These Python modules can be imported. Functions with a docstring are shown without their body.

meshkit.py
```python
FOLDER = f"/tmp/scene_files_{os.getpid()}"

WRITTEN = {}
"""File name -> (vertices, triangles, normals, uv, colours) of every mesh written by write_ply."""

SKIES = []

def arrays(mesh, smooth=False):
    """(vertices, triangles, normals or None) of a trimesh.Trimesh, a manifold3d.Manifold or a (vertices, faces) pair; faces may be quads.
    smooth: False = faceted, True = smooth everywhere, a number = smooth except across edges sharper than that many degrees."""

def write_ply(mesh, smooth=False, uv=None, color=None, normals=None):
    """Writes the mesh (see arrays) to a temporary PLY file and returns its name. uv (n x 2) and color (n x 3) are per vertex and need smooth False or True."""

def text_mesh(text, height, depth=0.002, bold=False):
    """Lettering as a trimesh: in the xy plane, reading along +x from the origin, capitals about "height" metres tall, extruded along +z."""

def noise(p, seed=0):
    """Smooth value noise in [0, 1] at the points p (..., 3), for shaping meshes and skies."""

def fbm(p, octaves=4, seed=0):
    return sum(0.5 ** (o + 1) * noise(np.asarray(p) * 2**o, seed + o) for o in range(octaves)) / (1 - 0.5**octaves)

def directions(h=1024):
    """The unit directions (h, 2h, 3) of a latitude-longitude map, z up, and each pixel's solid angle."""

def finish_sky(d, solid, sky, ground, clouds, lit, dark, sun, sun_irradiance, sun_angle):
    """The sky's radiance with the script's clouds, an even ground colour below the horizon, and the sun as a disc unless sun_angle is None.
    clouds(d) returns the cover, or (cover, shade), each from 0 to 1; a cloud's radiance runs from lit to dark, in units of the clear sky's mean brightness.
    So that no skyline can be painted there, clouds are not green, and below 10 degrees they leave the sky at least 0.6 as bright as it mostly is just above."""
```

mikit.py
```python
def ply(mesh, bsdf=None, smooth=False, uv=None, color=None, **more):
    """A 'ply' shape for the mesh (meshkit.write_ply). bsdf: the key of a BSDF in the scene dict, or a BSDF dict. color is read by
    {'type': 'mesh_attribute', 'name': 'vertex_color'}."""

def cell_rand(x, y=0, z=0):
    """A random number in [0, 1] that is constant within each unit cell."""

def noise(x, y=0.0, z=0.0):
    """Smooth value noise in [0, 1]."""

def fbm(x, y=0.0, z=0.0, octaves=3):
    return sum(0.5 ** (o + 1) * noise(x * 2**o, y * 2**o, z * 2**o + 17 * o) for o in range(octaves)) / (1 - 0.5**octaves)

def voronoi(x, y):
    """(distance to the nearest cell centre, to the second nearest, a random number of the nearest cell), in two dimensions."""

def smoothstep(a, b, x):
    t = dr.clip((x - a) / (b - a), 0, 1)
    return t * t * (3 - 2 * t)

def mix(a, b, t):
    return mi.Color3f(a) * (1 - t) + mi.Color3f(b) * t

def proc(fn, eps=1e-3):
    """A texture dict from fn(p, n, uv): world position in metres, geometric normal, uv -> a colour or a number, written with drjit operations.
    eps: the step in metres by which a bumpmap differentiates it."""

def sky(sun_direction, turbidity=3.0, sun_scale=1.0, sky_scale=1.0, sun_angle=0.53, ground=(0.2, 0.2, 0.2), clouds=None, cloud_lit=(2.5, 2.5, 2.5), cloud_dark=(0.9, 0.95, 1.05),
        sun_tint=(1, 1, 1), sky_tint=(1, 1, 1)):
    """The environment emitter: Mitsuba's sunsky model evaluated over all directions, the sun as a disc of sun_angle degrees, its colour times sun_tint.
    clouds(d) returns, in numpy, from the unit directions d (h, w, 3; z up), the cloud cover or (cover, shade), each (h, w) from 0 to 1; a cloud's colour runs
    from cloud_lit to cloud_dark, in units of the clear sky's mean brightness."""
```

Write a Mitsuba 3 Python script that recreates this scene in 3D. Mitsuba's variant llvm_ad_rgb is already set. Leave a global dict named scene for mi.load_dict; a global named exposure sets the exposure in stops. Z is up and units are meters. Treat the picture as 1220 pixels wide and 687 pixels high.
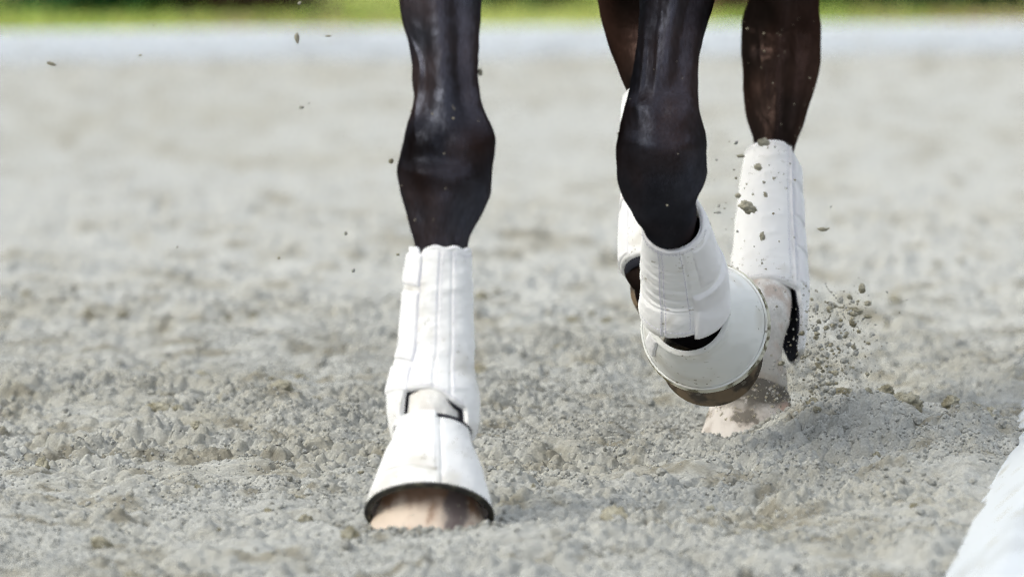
import math
import random

import drjit as dr
import manifold3d as m3
import mitsuba as mi
import numpy as np
import trimesh
from scipy.interpolate import PchipInterpolator

import meshkit
import mikit

T4 = mi.ScalarTransform4f
scene, labels = {}, {}
rng = np.random.default_rng(7)
random.seed(7)

# ---------------------------------------------------------------- camera, sky, exposure
PITCH = math.radians(4.78)
scene['camera'] = {
    'type': 'thinlens', 'fov': 2 * math.degrees(math.atan(610 / 10080.0)), 'fov_axis': 'x',
    'to_world': T4().look_at(origin=[0, 0, 1.26], target=[0, math.cos(PITCH), 1.26 - math.sin(PITCH)], up=[0, 0, 1]),
    'aperture_radius': 0.035, 'focus_distance': 12.12, 'near_clip': 0.1, 'far_clip': 2000.0,
}
scene['sky'] = mikit.sky([-1.0, -0.62, 0.88], turbidity=3, sun_scale=0.30, sun_angle=32, sun_tint=(0.83, 0.965, 1.16), clouds=lambda d: 1.0, cloud_lit=(1.45, 1.55, 1.68))
exposure = 2.95

# ---------------------------------------------------------------- materials
def two(b):
    return {'type': 'twosided', 'bsdf': b}

def principled(color, rough, **kw):
    return {'type': 'principled', 'base_color': color if isinstance(color, dict) else {'type': 'rgb', 'value': list(color)}, 'roughness': rough, **kw}

def bumped(b, fn, eps=5e-4):
    return {'type': 'bumpmap', 'texture': mikit.proc(fn, eps), 'scale': 1.0, 'bsdf': b}

def sand_color(p, n, uv):
    a = mikit.fbm(p.x * 2.1, p.y * 1.3, 3.0, 4)
    b = mikit.fbm(p.x * 17, p.y * 13, p.z * 25, 4)
    c = mikit.noise(p.x * 420, p.y * 420, p.z * 420)
    base = mikit.mix((0.366, 0.370, 0.354), (0.322, 0.313, 0.272), mikit.smoothstep(0.40, 0.72, a * 0.40 + b * 0.60))
    base = mikit.mix(base, (0.200, 0.187, 0.152), 0.8 * mikit.smoothstep(0.57, 0.75, b))
    return base * (0.82 + 0.36 * c)

def sand_bump(p, n, uv):
    return 0.0011 * mikit.noise(p.x * 330, p.y * 330, p.z * 330) + 0.0007 * mikit.noise(p.x * 800, p.y * 800, p.z * 800)

scene['sand_material'] = two(bumped(principled(mikit.proc(sand_color), 0.95, specular=0.15), sand_bump))

def vcol(r=0.95, **kw):
    return principled({'type': 'mesh_attribute', 'name': 'vertex_color'}, r, **kw)

scene['crumb_material'] = two(bumped(vcol(specular=0.12), sand_bump))

def clod_color(p, n, uv):
    b = mikit.fbm(p.x * 60, p.y * 60, p.z * 60, 3)
    c = mikit.noise(p.x * 500, p.y * 500, p.z * 500)
    return mikit.mix((0.36, 0.345, 0.28), (0.19, 0.175, 0.125), mikit.smoothstep(0.3, 0.75, b)) * (0.75 + 0.5 * c)
scene['clod_material'] = two(bumped(principled(mikit.proc(clod_color), 0.9, specular=0.2), sand_bump))

SOCKS = [((-0.1073, 11.3300, 0.1352), 0.062), ((-0.1102, 11.2800, 0.0950), 0.075), ((0.3852, 12.6000, 0.1793), 0.06), ((0.3688, 12.5500, 0.1020), 0.085), ((0.3618, 12.5200, 0.0547), 0.08)]

def sock_mask(p):
    w = mi.Float(0.0)
    for c, r in SOCKS:
        d = dr.sqrt(dr.square(p.x - c[0]) + dr.square(p.y - c[1]) + dr.square(p.z - c[2]))
        w = dr.maximum(w, 1 - mikit.smoothstep(r - 0.012, r + 0.012, d + 0.02 * (mikit.noise(p.x * 120, p.y * 120, p.z * 70) - 0.5)))
    return w

def coat_color(p, n, uv):
    h = mikit.noise(p.x * 900, p.y * 900, p.z * 160)
    f = mikit.fbm(p.x * 9, p.y * 9, p.z * 7, 3)
    hind = mikit.smoothstep(11.95, 12.3, p.y)
    dark = mikit.mix((0.0038, 0.0023, 0.0020), (0.0045, 0.0034, 0.0030), hind)
    warm = mikit.mix((0.0230, 0.0112, 0.0076), (0.022, 0.0110, 0.0080), hind)
    col = mikit.mix(dark, warm, mikit.smoothstep(0.42, 0.72, f)) * (0.6 + 0.8 * h)
    g = mikit.fbm(p.x * 55, p.y * 55, p.z * 40, 3)
    pale = mikit.mix((0.81, 0.80, 0.785), mikit.mix((0.76, 0.73, 0.70), (0.60, 0.52, 0.47), hind), mikit.smoothstep(0.42, 0.75, g)) * (0.85 + 0.3 * h)
    dust = hind * (1 - mikit.smoothstep(0.095, 0.20, p.z + 0.12 * (g - 0.5)))
    pale = mikit.mix(pale, (0.36, 0.325, 0.275), 0.68 * dust)
    return mikit.mix(col * 2.0, pale, sock_mask(p))

def coat_gloss(p, n, uv):
    return 0.5 * (1 - sock_mask(p))

def coat_sheen(p, n, uv):
    """The colour of the light the lying hairs reflect: the blue of the sky put into it in front, red bay behind."""
    h = mikit.noise(p.x * 800, p.y * 800, p.z * 90)
    f = mikit.fbm(p.x * 14, p.y * 14, p.z * 6, 3)
    hind = mikit.smoothstep(11.95, 12.3, p.y)
    c = mikit.mix((0.092, 0.101, 0.134), (0.080, 0.053, 0.048), hind)
    return c * (0.6 + 0.8 * h) * mikit.smoothstep(0.15, 0.75, f) 

def coat_bump(p, n, uv):
    return 0.00040 * mikit.noise(p.x * 700, p.y * 700, p.z * 90) + 0.0006 * mikit.noise(p.x * 170, p.y * 170, p.z * 40)
scene['coat_material'] = two(bumped({'type': 'blendbsdf', 'weight': mikit.proc(coat_gloss), 'under': {'type': 'diffuse', 'reflectance': mikit.proc(coat_color)},
                                     'over': {'type': 'roughconductor', 'material': 'none', 'alpha': 0.19, 'distribution': 'ggx', 'specular_reflectance': mikit.proc(coat_sheen)}}, coat_bump))

def boot_color(p, n, uv):
    d = mikit.noise(p.x * 240, p.y * 240, p.z * 240)
    m = mikit.fbm(p.x * 16, p.y * 16, p.z * 16, 4)
    low = 1 - mikit.smoothstep(0.08, 0.26, p.z)
    s = mikit.smoothstep(0.80, 0.90, d) * mikit.smoothstep(0.42, 0.60, m)
    base = mikit.mix((0.83, 0.835, 0.85), (0.72, 0.71, 0.70), mikit.smoothstep(0.52, 0.80, m + 0.06 * low))
    base = mikit.mix(base, (0.55, 0.53, 0.48), 0.55 * mikit.smoothstep(0.60, 0.78, m + 0.08 * low))
    return mikit.mix(base, (0.30, 0.27, 0.22), 0.8 * s)

def weave(p, n, uv):
    return 0.00035 * mikit.noise(p.x * 700, p.y * 700, p.z * 700) + 0.0022 * mikit.fbm(p.x * 45, p.y * 45, p.z * 80, 3)
scene['boot_material'] = two(bumped(principled(mikit.proc(boot_color), 0.6, specular=0.4, sheen=0.3), weave))
scene['strap_material'] = two(bumped(principled((0.80, 0.80, 0.83), 0.55, specular=0.4), weave))
scene['seam_material'] = two(principled((0.56, 0.55, 0.66), 0.7))
scene['lining_material'] = two(principled((0.016, 0.017, 0.026), 0.8, specular=0.2))

def bell_color(p, n, uv):
    d = mikit.noise(p.x * 190, p.y * 190, p.z * 190)
    m = mikit.fbm(p.x * 19, p.y * 19, p.z * 19, 3)
    base = mikit.mix((0.76, 0.775, 0.77), (0.62, 0.61, 0.57), mikit.smoothstep(0.52, 0.82, m))
    return mikit.mix(base, (0.26, 0.235, 0.18), 0.8 * mikit.smoothstep(0.80, 0.88, d) * mikit.smoothstep(0.48, 0.66, m))
scene['bell_material'] = two(bumped(principled(mikit.proc(bell_color), 0.38, specular=0.5), weave))

def rim_color(p, n, uv):
    m = mikit.fbm(p.x * 70, p.y * 70, p.z * 70, 3)
    return mikit.mix((0.60, 0.59, 0.50), (0.16, 0.145, 0.09), mikit.smoothstep(0.43, 0.62, m))
scene['rim_material'] = two(bumped(principled(mikit.proc(rim_color), 0.45, specular=0.5), weave))

def black_rim_color(p, n, uv):
    m = mikit.fbm(p.x * 90, p.y * 90, p.z * 90, 3)
    return mikit.mix((0.014, 0.014, 0.012), (0.10, 0.095, 0.065), mikit.smoothstep(0.5, 0.75, m))
scene['black_rim_material'] = two(principled(mikit.proc(black_rim_color), 0.6))

def hoof_bump(p, n, uv):
    return 0.0006 * mikit.noise(p.x * 420, p.y * 60, p.z * 40) + 0.0005 * mikit.noise(p.x * 30, p.y * 30, p.z * 260)

def pale_hoof_color(p, n, uv):
    s = 0.5 * mikit.fbm(p.x * 110, p.y * 20, p.z * 16, 3) + 0.5 * mikit.fbm(p.x * 40, p.y * 40, p.z * 40, 3)
    base = mikit.mix((0.68, 0.57, 0.48), (0.36, 0.23, 0.16), mikit.smoothstep(0.44, 0.64, s))
    top = mikit.smoothstep(0.014, 0.044, p.z + 0.05 * (s - 0.5))
    base = mikit.mix(base, (0.22, 0.125, 0.08), 0.9 * top)
    edge = 0.014 * mikit.noise(p.x * 60, 3.0, p.z * 60)
    band = mikit.smoothstep(-0.094, -0.084, p.x + edge - 0.007) * (1 - mikit.smoothstep(-0.067, -0.056, p.x + edge - 0.007))
    return mikit.mix(base, (0.115, 0.095, 0.10), 0.9 * band)
scene['pale_hoof_material'] = two(bumped(principled(mikit.proc(pale_hoof_color), 0.5, specular=0.4), hoof_bump))

def brown_hoof_color(p, n, uv):
    s = mikit.fbm(p.x * 45, p.y * 45, p.z * 45, 4)
    c = mikit.mix((0.165, 0.118, 0.072), (0.045, 0.034, 0.025), mikit.smoothstep(0.35, 0.62, s))
    return mikit.mix(c, (0.36, 0.33, 0.26), 0.6 * mikit.smoothstep(0.62, 0.78, s))
scene['brown_hoof_material'] = two(bumped(principled(mikit.proc(brown_hoof_color), 0.5, specular=0.4), hoof_bump))

def muddy_hoof_color(p, n, uv):
    s = mikit.fbm(p.x * 38, p.y * 38, p.z * 38, 4)
    e = 0.03 * (s - 0.5)
    pale = mikit.mix((0.63, 0.59, 0.56), (0.45, 0.40, 0.36), mikit.smoothstep(0.4, 0.7, s))
    pink = mikit.smoothstep(0.385, 0.397, p.x + e) * (1 - mikit.smoothstep(0.035, 0.050, p.z + e))
    pale = mikit.mix(pale, (0.56, 0.36, 0.27), 0.8 * pink)
    mud = mikit.smoothstep(0.320, 0.345, p.x + e + 0.25 * p.z) * mikit.smoothstep(0.030, 0.048, p.z + e)
    mud = dr.maximum(mud, 0.85 * mikit.smoothstep(0.54, 0.66, s) * mikit.smoothstep(0.300, 0.325, p.x))
    return mikit.mix(pale, (0.12, 0.108, 0.092), mud * mikit.smoothstep(0.05, 0.35, mikit.fbm(p.x * 170, p.y * 170, p.z * 170, 2)))
scene['muddy_hoof_material'] = two(bumped(principled(mikit.proc(muddy_hoof_color), 0.7, specular=0.3), hoof_bump))
scene['steel_material'] = two({'type': 'roughconductor', 'material': 'Cr', 'alpha': 0.35})

def kerb_color(p, n, uv):
    m = mikit.fbm(p.x * 9, p.y * 5, p.z * 9, 4)
    c = mikit.mix((0.50, 0.535, 0.575), (0.41, 0.435, 0.46), mikit.smoothstep(0.5, 0.75, m))
    d = mikit.noise(p.x * 30, p.y * 18, p.z * 30)
    return mikit.mix(c, (0.40, 0.40, 0.37), 0.7 * mikit.smoothstep(0.72, 0.86, d))
scene['kerb_material'] = two(bumped(principled(mikit.proc(kerb_color), 0.7, specular=0.3), sand_bump))
scene['leaf_material'] = two(vcol(0.6, specular=0.35))
scene['stem_material'] = two(principled((0.10, 0.075, 0.05), 0.9))

def soil_color(p, n, uv):
    a = mikit.fbm(p.x * 1.6, p.y * 1.1, 0.0, 4)
    return mikit.mix((0.24, 0.27, 0.08), (0.21, 0.16, 0.10), mikit.smoothstep(0.42, 0.62, a))
scene['meadow_material'] = two(principled(mikit.proc(soil_color), 0.95, specular=0.1))

# ---------------------------------------------------------------- helpers
def tag(key, label=None, category=None, group=None, kind=None):
    d = labels.setdefault(key, {})
    for k, v in (('label', label), ('category', category), ('group', group), ('kind', kind)):
        if v:
            d[k] = v

def numbered(name):
    if name not in USED:
        USED.add(name)
        return name
    i = 1
    while f'{name}_{i:03d}' in USED:
        i += 1
    USED.add(f'{name}_{i:03d}')
    return f'{name}_{i:03d}'
USED = set()

def put(name, mesh, mat, parent=None, smooth=True, color=None, **more):
    key = numbered((parent + '__' if parent else '') + name)
    scene[key] = mikit.ply(mesh, mat, smooth=smooth, color=color, **more)
    return key

def mesh_of(v, f):
    return trimesh.Trimesh(np.asarray(v, float), np.asarray(f, int), process=False)

def grid_faces(nu, nv, wrap_u=False, off=0, flip=False):
    iu = np.arange(nu if wrap_u else nu - 1)
    a, b = np.meshgrid(iu, np.arange(nv - 1), indexing='ij')
    a2 = (a + 1) % nu
    q = np.stack([a * nv + b, a2 * nv + b, a2 * nv + b + 1, a * nv + b + 1], -1).reshape(-1, 4) + off
    f = np.vstack([q[:, [0, 1, 2]], q[:, [0, 2, 3]]])
    return f[:, ::-1] if flip else f

def outward(m):
    if m.volume < 0:
        m.invert()
    return m

class Tube:
    """A limb: centres along its axis (top to bottom) with four half-widths: to -x, to +x, to the front and to the back."""
    def __init__(self, stations, lat=(1, 0, 0)):
        st = np.array([[*s[0], *s[1:]] for s in stations], float)
        self.s = np.r_[0, np.cumsum(np.linalg.norm(np.diff(st[:, :3], axis=0), axis=1))]
        self.f = PchipInterpolator(self.s, st, axis=0)
        self.length = self.s[-1]
        self.lat = np.asarray(lat, float)
        # a smooth axis for the frames
        ss = np.linspace(0, self.length, 200)
        c = self.f(ss)[:, :3]
        t = np.gradient(c, ss, axis=0)
        k = np.exp(-0.5 * (np.arange(-14, 15) / 6.0) ** 2); k /= k.sum()
        t = np.stack([np.convolve(np.pad(t[:, i], 14, mode='edge'), k, mode='valid') for i in range(3)], 1)
        self.t = PchipInterpolator(ss, t, axis=0)

    def pt(self, th, s, off=0.0):
        th, s = np.broadcast_arrays(np.asarray(th, float), np.asarray(s, float))
        sc = np.clip(s, 0, self.length)
        d = self.f(sc)
        t = self.t(sc); t /= np.linalg.norm(t, axis=-1, keepdims=True)
        c = d[..., :3] + t * (s - sc)[..., None]
        L = self.lat - t * (t @ self.lat)[..., None]; L /= np.linalg.norm(L, axis=-1, keepdims=True)
        F = np.cross(t, L)
        sn, cs = np.sin(th), np.cos(th)
        rx = np.where(sn > 0, d[..., 4], d[..., 3]) + off
        ry = np.where(cs > 0, d[..., 5], d[..., 6]) + off
        return c + L * (sn * rx)[..., None] + F * (cs * ry)[..., None]

    def s_at_z(self, z):
        ss = np.linspace(0, self.length, 800)
        return float(ss[np.argmin(np.abs(self.f(ss)[:, 2] - z))])

    def mesh(self, nth=96, ns=200, bump=None):
        th = np.linspace(0, 2 * np.pi, nth, endpoint=False)
        s = np.linspace(0, self.length, ns)
        TH, S = np.meshgrid(th, s, indexing='ij')
        off = bump(np.where(TH > np.pi, TH - 2 * np.pi, TH), S, self.f(S)[..., 2]) if bump else 0.0
        v = self.pt(TH, S, off).reshape(-1, 3)
        f = grid_faces(nth, ns, True)
        n = len(v)
        c0, c1 = v.reshape(nth, ns, 3)[:, 0].mean(0), v.reshape(nth, ns, 3)[:, -1].mean(0)
        i = np.arange(nth); j = (i + 1) % nth
        f = np.vstack([f, np.stack([i * ns, i * 0 + n, j * ns], 1), np.stack([i * ns + ns - 1, j * ns + ns - 1, i * 0 + n + 1], 1)])
        return outward(mesh_of(np.vstack([v, c0, c1]), f))

def shell(tube, th0, th1, vlo, vhi, o_in, o_out, nth=120, nv=100, disp=None, edge=0.006):
    """A padded sheet round a limb, from angle th0 to th1 (full turn if 360 degrees apart), between the axis lengths vlo(th) and vhi(th); pillowed edges, closed."""
    full = abs(th1 - th0 - 2 * np.pi) < 1e-6
    th = np.linspace(th0, th1, nth, endpoint=not full)
    q = np.linspace(0, 1, nv)
    lo = np.array([vlo(a) for a in th]); hi = np.array([vhi(a) for a in th])
    TH = np.repeat(th[:, None], nv, 1)
    S = lo[:, None] + (hi - lo)[:, None] * q[None]
    e = np.minimum(S - lo[:, None], hi[:, None] - S)
    if not full:
        e = np.minimum(e, 0.05 * np.minimum(TH - th0, th1 - TH))
    r = np.clip(e / edge, 0, 1)
    rnd = np.sqrt(np.clip(1 - (1 - r) ** 2, 0, 1))
    out = o_in + (o_out - o_in) * (0.25 + 0.75 * rnd)
    if disp is not None:
        out = out + disp(TH, S) * rnd
    O, I = tube.pt(TH, S, out), tube.pt(TH, S, np.full_like(S, o_in))
    n = nth * nv
    f = [grid_faces(nth, nv, full), grid_faces(nth, nv, full, n, True)]
    i = np.arange(nth if full else nth - 1); j = (i + 1) % nth
    for col, fl in ((0, False), (nv - 1, True)):
        q4 = np.stack([i * nv + col, i * nv + col + n, j * nv + col + n, j * nv + col], 1)
        g = np.vstack([q4[:, [0, 1, 2]], q4[:, [0, 2, 3]]])
        f.append(g[:, ::-1] if fl else g)
    if not full:
        k = np.arange(nv - 1)
        for row, fl in ((0, True), (nth - 1, False)):
            q4 = np.stack([row * nv + k, row * nv + k + n, row * nv + k + 1 + n, row * nv + k + 1], 1)
            g = np.vstack([q4[:, [0, 1, 2]], q4[:, [0, 2, 3]]])
            f.append(g[:, ::-1] if fl else g)
    return outward(mesh_of(np.vstack([O.reshape(-1, 3), I.reshape(-1, 3)]), np.vstack(f)))

def rope(points, radius, sides=8, closed=False):
    p = np.asarray(points, float)
    t = np.roll(p, -1, 0) - np.roll(p, 1, 0) if closed else np.gradient(p, axis=0)
    t /= np.linalg.norm(t, axis=1, keepdims=True) + 1e-12
    a = np.cross(t, [0.31, 0.2, 0.93]); a /= np.linalg.norm(a, axis=1, keepdims=True)
    b = np.cross(t, a)
    ang = np.arange(sides) * 2 * np.pi / sides
    v = p[:, None] + np.broadcast_to(radius, (len(p),))[:, None, None] * (np.cos(ang)[None, :, None] * a[:, None] + np.sin(ang)[None, :, None] * b[:, None])
    return mesh_of(v.reshape(-1, 3), grid_faces(len(p), sides, closed, 0) if not closed else _ring_faces(len(p), sides)) if closed else _open_rope(v, len(p), sides)

def _ring_faces(n, m):
    i, j = np.meshgrid(np.arange(n), np.arange(m), indexing='ij')
    q = np.stack([i * m + j, i * m + (j + 1) % m, (i + 1) % n * m + (j + 1) % m, (i + 1) % n * m + j], -1).reshape(-1, 4)
    return np.vstack([q[:, [0, 1, 2]], q[:, [0, 2, 3]]])

def _open_rope(v, n, m):
    i, j = np.meshgrid(np.arange(n - 1), np.arange(m), indexing='ij')
    q = np.stack([i * m + j, i * m + (j + 1) % m, (i + 1) * m + (j + 1) % m, (i + 1) * m + j], -1).reshape(-1, 4)
    w = v.reshape(-1, 3)
    k = np.arange(m); k2 = (k + 1) % m
    f = np.vstack([q[:, [0, 1, 2]], q[:, [0, 2, 3]], np.stack([k2, k, k * 0 + len(w)], 1), np.stack([k + (n - 1) * m, k2 + (n - 1) * m, k * 0 + len(w) + 1], 1)])
    return mesh_of(np.vstack([w, v[0].mean(0), v[-1].mean(0)]), f)

def gs(x, c, w):
    return np.exp(-0.5 * ((x - c) / w) ** 2)

def rot(axis, deg):
    a = math.radians(deg); c, s = math.cos(a), math.sin(a)
    m = np.eye(4)
    i, j = {'x': (1, 2), 'y': (2, 0), 'z': (0, 1)}[axis]
    m[i, i] = m[j, j] = c; m[i, j] = -s; m[j, i] = s
    return m

def move(v):
    m = np.eye(4); m[:3, 3] = v
    return m

def ap(m, p):
    return np.asarray(p, float) @ m[:3, :3].T + m[:3, 3]

# ---------------------------------------------------------------- the arena ground
HOOF_PRINTS = [(-0.112, 11.27), (0.352, 12.53)]

def worley(x, y, k, seed, warp=0.5):
    """Fused crumb-like bumps, about one per cell of 1/k metres: the highest of the nine caps round each point, 0 to 1."""
    wx = (meshkit.noise(np.stack([x * k * 1.7, y * k * 1.7, 0 * x], -1), seed + 50) - 0.5) * warp
    wy = (meshkit.noise(np.stack([x * k * 1.7, y * k * 1.7, 0 * x + 9], -1), seed + 51) - 0.5) * warp
    u, v = x * k + wx, y * k + wy
    iu, iv = np.floor(u).astype(np.int64), np.floor(v).astype(np.int64)
    best = np.zeros_like(u)
    for a in (-1, 0, 1):
        for b in (-1, 0, 1):
            cu, cv = iu + a, iv + b
            h = (cu * 374761393 + cv * 668265263 + seed * 144665) & 0xFFFFFFFF
            h = ((h ^ (h >> 13)) * 1274126177) & 0xFFFFFFFF
            h = h ^ (h >> 16)
            r1, r2, r3 = (h & 0x3FF) / 1023.0, ((h >> 10) & 0x3FF) / 1023.0, ((h >> 20) & 0x3FF) / 1023.0
            d2 = (cu + r1 - u) ** 2 + (cv + r2 - v) ** 2
            rad = 0.32 + 0.62 * r3 ** 2
            best = np.maximum(best, np.sqrt(np.clip(1 - d2 / rad ** 2, 0, 1)) * rad)
    return best

def ground_height(x, y):
    x, y = np.asarray(x, float), np.asarray(y, float)
    P = lambda k, z=0.0: np.stack([x * k, y * k, np.full_like(x, z)], -1)
    near = 1 / (1 + np.exp((y - 17.5) / 1.0))
    big = (meshkit.fbm(P(1.9, 2.2), 3, 3) - 0.5) * 0.050
    lump = (np.abs(meshkit.fbm(P(7.5, 5.1), 3, 11) - 0.5) * 2) ** 1.1
    rough = np.clip(0.35 + 2.3 * (meshkit.fbm(P(4.6, 9.0), 3, 51) - 0.32), 0.3, 1.35)
    z = big + 0.034 * (lump - 0.25)
    z = z + near * 1.25 * rough * (0.0140 * worley(x, y, 20.0, 5) + 0.0098 * worley(x, y, 48.0, 6) + 0.0080 * worley(x, y, 100.0, 7) - 0.012)
    z = z + near * 0.0020 * (meshkit.noise(P(230, 1.0), 41) - 0.5)
    z = z * (0.35 + 0.65 * near)
    for hx, hy in HOOF_PRINTS:
        d = np.hypot(x - hx, (y - hy))
        z = z + (-0.002 - z) * np.exp(-(d / 0.15) ** 4) * 0.7
    # sand pushed up beside the hind hoof and along the track to the right
    z = z + 0.066 * gs(x, 0.48, 0.080) * gs(y, 12.30, 0.13) + 0.060 * gs(x, 0.64, 0.10) * gs(y, 12.10, 0.26) + 0.030 * gs(x, 0.50, 0.12) * gs(y, 11.60, 0.22) - 0.011 * gs(x, 0.30, 0.05) * gs(y, 12.38, 0.09) + 0.016 * gs(x, 0.41, 0.05) * gs(y, 12.38, 0.06)
    z = z + 0.022 * gs(x, 0.10, 0.10) * gs(y, 13.9, 0.2) + 0.018 * gs(x, -0.40, 0.12) * gs(y, 12.75, 0.12)
    # sand heaped against the near kerb
    kx = 0.552 + 0.1027 * (y - 10.7)
    z = z + 0.014 * np.exp(-np.abs(x - kx + 0.02) / 0.05) * (0.4 + 1.2 * meshkit.noise(P(9, 7.7), 61)) * (y < 14)
    return z

def axis(lo, hi, step, far_lo, far_hi, growth):
    core = np.arange(lo, hi + step / 2, step)
    up, d, v = [], step, hi
    while v < far_hi:
        d *= growth; v += d; up.append(v)
    dn, d, v = [], step, lo
    while v > far_lo:
        d *= growth; v -= d; dn.append(v)
    return np.r_[dn[::-1], core, up]

gx = axis(-0.95, 0.95, 0.0034, -160, 160, 1.11)
gy = axis(10.3, 14.0, 0.0050, -60, 400, 1.025)
GX, GY = np.meshgrid(gx, gy, indexing='ij')
GZ = ground_height(GX, GY)
put('arena_sand', mesh_of(np.stack([GX, GY, GZ], -1).reshape(-1, 3), grid_faces(len(gx), len(gy))), 'sand_material')
tag('arena_sand', 'grey crumbly sand of the riding arena', kind='structure')

def lump_mesh(sub, seed, amp=0.5, freq=1.6, squash=0.8):
    m = trimesh.creation.icosphere(subdivisions=sub)
    v = np.array(m.vertices)
    r = 1 + amp * (meshkit.fbm(v * freq + seed * 7.3, 3, seed) - 0.5) * 2
    v = v * r[:, None] * np.array([1, 0.9, squash])
    return v, np.array(m.faces)

def scatter(base, pos, size, colors, seed):
    """Many lumps as one mesh: each a copy of one of the base lumps, turned and scaled."""
    g = np.random.default_rng(seed)
    V, F, C, at = [], [], [], 0
    which = g.integers(0, len(base), len(pos))
    for k, (bv, bf) in enumerate(base):
        idx = np.nonzero(which == k)[0]
        if not len(idx):
            continue
        q = g.normal(size=(len(idx), 4)); q /= np.linalg.norm(q, axis=1, keepdims=True)
        w, x, y, z = q.T
        R = np.stack([1 - 2 * (y * y + z * z), 2 * (x * y - z * w), 2 * (x * z + y * w), 2 * (x * y + z * w), 1 - 2 * (x * x + z * z), 2 * (y * z - x * w), 2 * (x * z - y * w), 2 * (y * z + x * w), 1 - 2 * (x * x + y * y)], 1).reshape(-1, 3, 3)
        v = np.einsum('nij,mj->nmi', R, bv) * size[idx][:, None, None] + pos[idx][:, None, :]
        V.append(v.reshape(-1, 3)); C.append(np.repeat(colors[idx], len(bv), 0))
        F.append((bf[None] + (np.arange(len(idx)) * len(bv))[:, None, None]).reshape(-1, 3) + at)
        at += len(idx) * len(bv)
    return mesh_of(np.vstack(V), np.vstack(F)), np.vstack(C)

SMALL = [lump_mesh(0, k, 0.45, 1.6) for k in range(8)]
MID = [lump_mesh(2, 20 + k, 0.75, 2.3, 0.7) for k in range(8)]

def sand_tones(n, g, brown=0.3):
    pale, damp = np.array([0.40, 0.408, 0.398]), np.array([0.19, 0.175, 0.135])
    t = np.clip(g.beta(1.0, 2.6, n) * 1.1 * (0.4 + brown * 2), 0, 1)[:, None]
    return (pale * (1 - t) + damp * t) * g.uniform(0.85, 1.1, (n, 1))

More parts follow.
